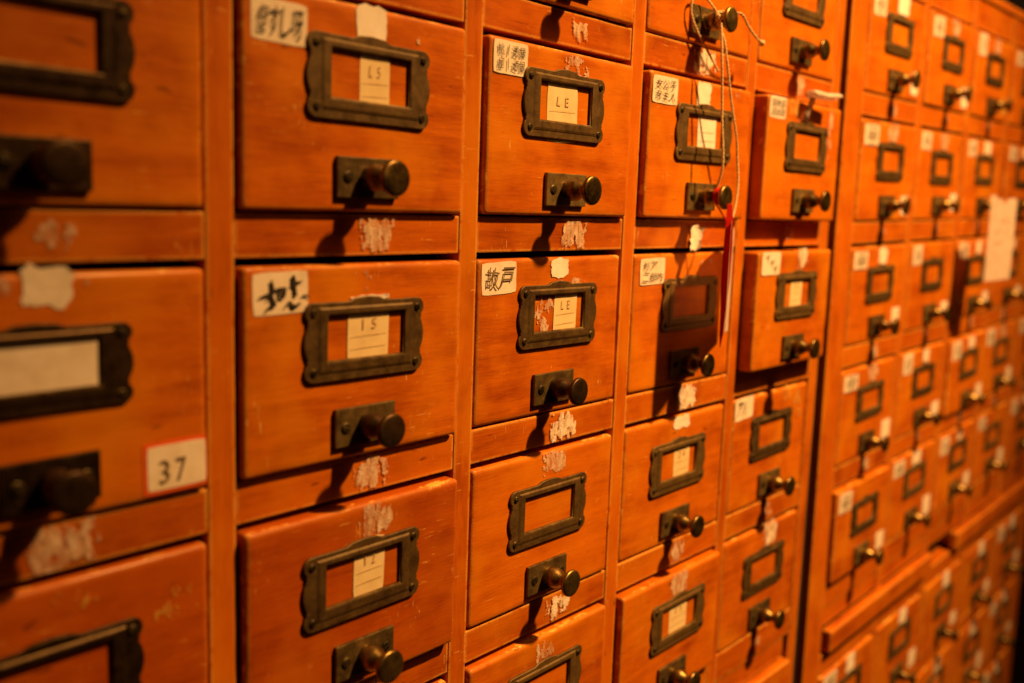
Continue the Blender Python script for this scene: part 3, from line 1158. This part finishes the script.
loop = []
for k in range(34):
    a = k * 0.62
    loop.append((3.460 + 0.032 * math.cos(a), -.082 - k * .0006 - .006 * math.sin(k * 1.7), -.545 + 0.032 * math.sin(a)))
twine('loop', loop)
twine('hanging_end', [(3.44, -.075, -.51), (3.39, -.045, -.455), (3.315, -.033, -.470), (3.308, -.030, -.540), (3.362, -.035, -.612),
                      (3.450, -.045, -.690), (3.522, -.060, -.765)])
twine('hanging_end', [(3.425, -.10, -.53), (3.40, -.13, -.58), (3.392, -.15, -.737), (3.410, -.15, -.87), (3.426, -.15, -.996), (3.440, -.16, -1.20),
                      (3.446, -.128, -1.31)])
twine('hanging_end', [(3.435, -.10, -.57), (3.415, -.14, -.64), (3.436, -.15, -.731), (3.496, -.15, -.901), (3.575, -.145, -1.06), (3.608, -.14, -1.16),
                      (3.612, -.15, -1.257), (3.590, -.16, -1.34), (3.556, -.17, -1.407), (3.515, -.18, -1.46)])
twine('hanging_end', [(3.480, -.10, -.52), (3.535, -.15, -.515), (3.608, -.15, -.557), (3.699, -.14, -.588), (3.800, -.12, -.602)])
bm = bmesh.new()
bmesh.ops.create_icosphere(bm, subdivisions=2, radius=.016)
bm.transform(Matrix.Translation(Vector((3.808, -.12, -.603)) - org))
finish('knot', bm, MTW, tw, smooth=True)

rb = thing('red_ribbon', (3.46, -.16, -1.336), 'narrow red ribbon hanging from a knob beside a card', 'ribbon')
bm = bmesh.new()
o_ = Vector((3.46, -.16, -1.336))
ring = [(3.46 + .034 * math.cos(a * .55), -.128 - .001 * a, -1.336 + .034 * math.sin(a * .55)) for a in range(24)]
tube(bm, [Vector(p) - o_ for p in ring], .006, 6)
finish('loop', bm, MRED, rb, smooth=True)
bm = bmesh.new()
pts = [(3.465, -.150, -1.345, .007), (3.475, -.190, -1.375, .016), (3.440, -.215, -1.45, .024), (3.420, -.225, -1.58, .028), (3.405, -.232, -1.72, .027),
       (3.395, -.236, -1.85, .018), (3.385, -.240, -1.96, .012), (3.380, -.240, -2.02, .003)]
prev = None
for k, (x, y, z, w) in enumerate(pts):
    a = 0.5 + 0.1 * k
    dx, dy = w * math.cos(a), -w * math.sin(a) * .6
    cur = (bm.verts.new(Vector((x - dx, y - dy, z)) - o_), bm.verts.new(Vector((x + dx, y + dy, z)) - o_))
    if prev:
        bm.faces.new((prev[0], prev[1], cur[1], cur[0]))
    prev = cur
bmesh.ops.solidify(bm, geom=list(bm.faces), thickness=0.004)
bmesh.ops.recalc_face_normals(bm, faces=bm.faces)
finish('tail', bm, MRED, rb)


def hanging_card(pos, pA, pB, z0, z1, drop, label, writing, group=None):
    """stiff card hanging by a hole; pA/pB are plan positions of its two vertical edges"""
    root = thing('hanging_card', pos, label, 'card', group)
    o = Vector(pos)
    bm = bmesh.new()
    A_, B_ = Vector((pA[0], pA[1], 0)), Vector((pB[0], pB[1], 0))
    n = (B_ - A_).normalized().cross(Vector((0, 0, 1)))
    N, K = 10, 8
    g = {}
    for i in range(N + 1):
        t = i / N
        for j in range(K + 1):
            s = j / K
            p = A_.lerp(B_, t)
            z = z0 + (z1 - z0) * s - drop * t
            if j == K and abs(t - .5) < .11:
                z -= 0.045 * (1 - abs(t - .5) / .11)
            if j == K and i in (0, N):
                z -= .01
            p = p + n * (.012 * math.sin(t * 3.1) * (1 - s * .4) + .004 * noise.noise((t * 3, s * 3, pos[0])))
            g[i, j] = bm.verts.new(Vector((p.x, p.y, z)) - o)
    fs = [bm.faces.new((g[i, j], g[i + 1, j], g[i + 1, j + 1], g[i, j + 1])) for i in range(N) for j in range(K)]
    bmesh.ops.solidify(bm, geom=fs, thickness=0.005)
    bmesh.ops.recalc_face_normals(bm, faces=bm.faces)
    bm2 = bm
    if writing:
        ux = (B_ - A_).normalized()
        wdt = (B_ - A_).length
        for row in range(3):
            for k in range(3):
                if (row * 5 + k * 3) % 4 == 0:
                    continue
                t = .32 + .17 * k
                z = z0 + (z1 - z0) * (.76 - .14 * row) - drop * t
                p = A_.lerp(B_, t) - n * 0.0 - o
                off = n * (.012 * math.sin(t * 3.1)) + n * writing
                q = [p + off + ux * a + Vector((0, 0, z + b)) for a, b in ((-.018, -.004), (.016, .0), (.018, .006), (-.016, .004))]
                f = bm.faces.new([bm.verts.new(v) for v in q])
                f.material_index = 1
                q = [p + off * 1.02 + ux * a + Vector((0, 0, z + b)) for a, b in ((-.003, -.022), (.004, -.022), (.004, .022), (-.003, .022))]
                f = bm.faces.new([bm.verts.new(v) for v in q])
                f.material_index = 1
    finish('card', bm, [MWH, MI2], root)
    return root


hc = hanging_card((3.46, -.14, -1.44), (3.800, -.045), (3.345, -.280), -2.00, -1.49, -.05,
                  'pale card hanging edge-on behind the red ribbon, casting the big dark shadow', 0, 'cards hanging from knobs')
bm = bmesh.new()
o_ = Vector((3.46, -.14, -1.44))
tube(bm, [Vector(p) - o_ for p in ((3.470, -.120, -1.37), (3.51, -.15, -1.44), (3.545, -.166, -1.52), (3.55, -.168, -1.60))], .004, 6)
finish('thread', bm, MRED, hc)

kx = UB + 2 * PB + .20
hc2 = hanging_card((kx, -.15, -1.25), (kx - .300, -.245), (kx + .020, -.34), -1.905, -1.285, -.012,
                   'pale paper tag hanging face-on from a far-cabinet knob at the right edge', .006, 'cards hanging from knobs')
bm = bmesh.new()
o_ = Vector((kx, -.15, -1.25))
tube(bm, [Vector(p) - o_ for p in ((kx - .01, -.105, -1.30), (kx - .04, -.18, -1.30), (kx - .13, -.285, -1.335), (kx - .135, -.30, -1.39))], .005, 6)
finish('thread', bm, MTW, hc2)

# the far cabinet leans a little on the uneven floor, with all that is in it
piv = W(UB, 0, -0.75)
LEAN = Matrix.Translation(piv) @ Matrix.Rotation(-0.017, 4, 'Y') @ Matrix.Translation(-piv)
for o in [cabB, hc2] + list(DB.values()) + boardsB:
    o.matrix_basis = LEAN @ Matrix.LocRotScale(o.location, o.rotation_euler, o.scale)

# ------------------------------------------------------------------ floor under the cabinets (out of frame)
bm = bmesh.new()
add_box(bm, -12, 24, -14, 12, -9.35, -9.235)
bmesh.ops.recalc_face_normals(bm, faces=bm.faces)
fl = finish('floor', bm, MFL)
fl.location = (0, 0, Z0)
fl['kind'] = 'structure'
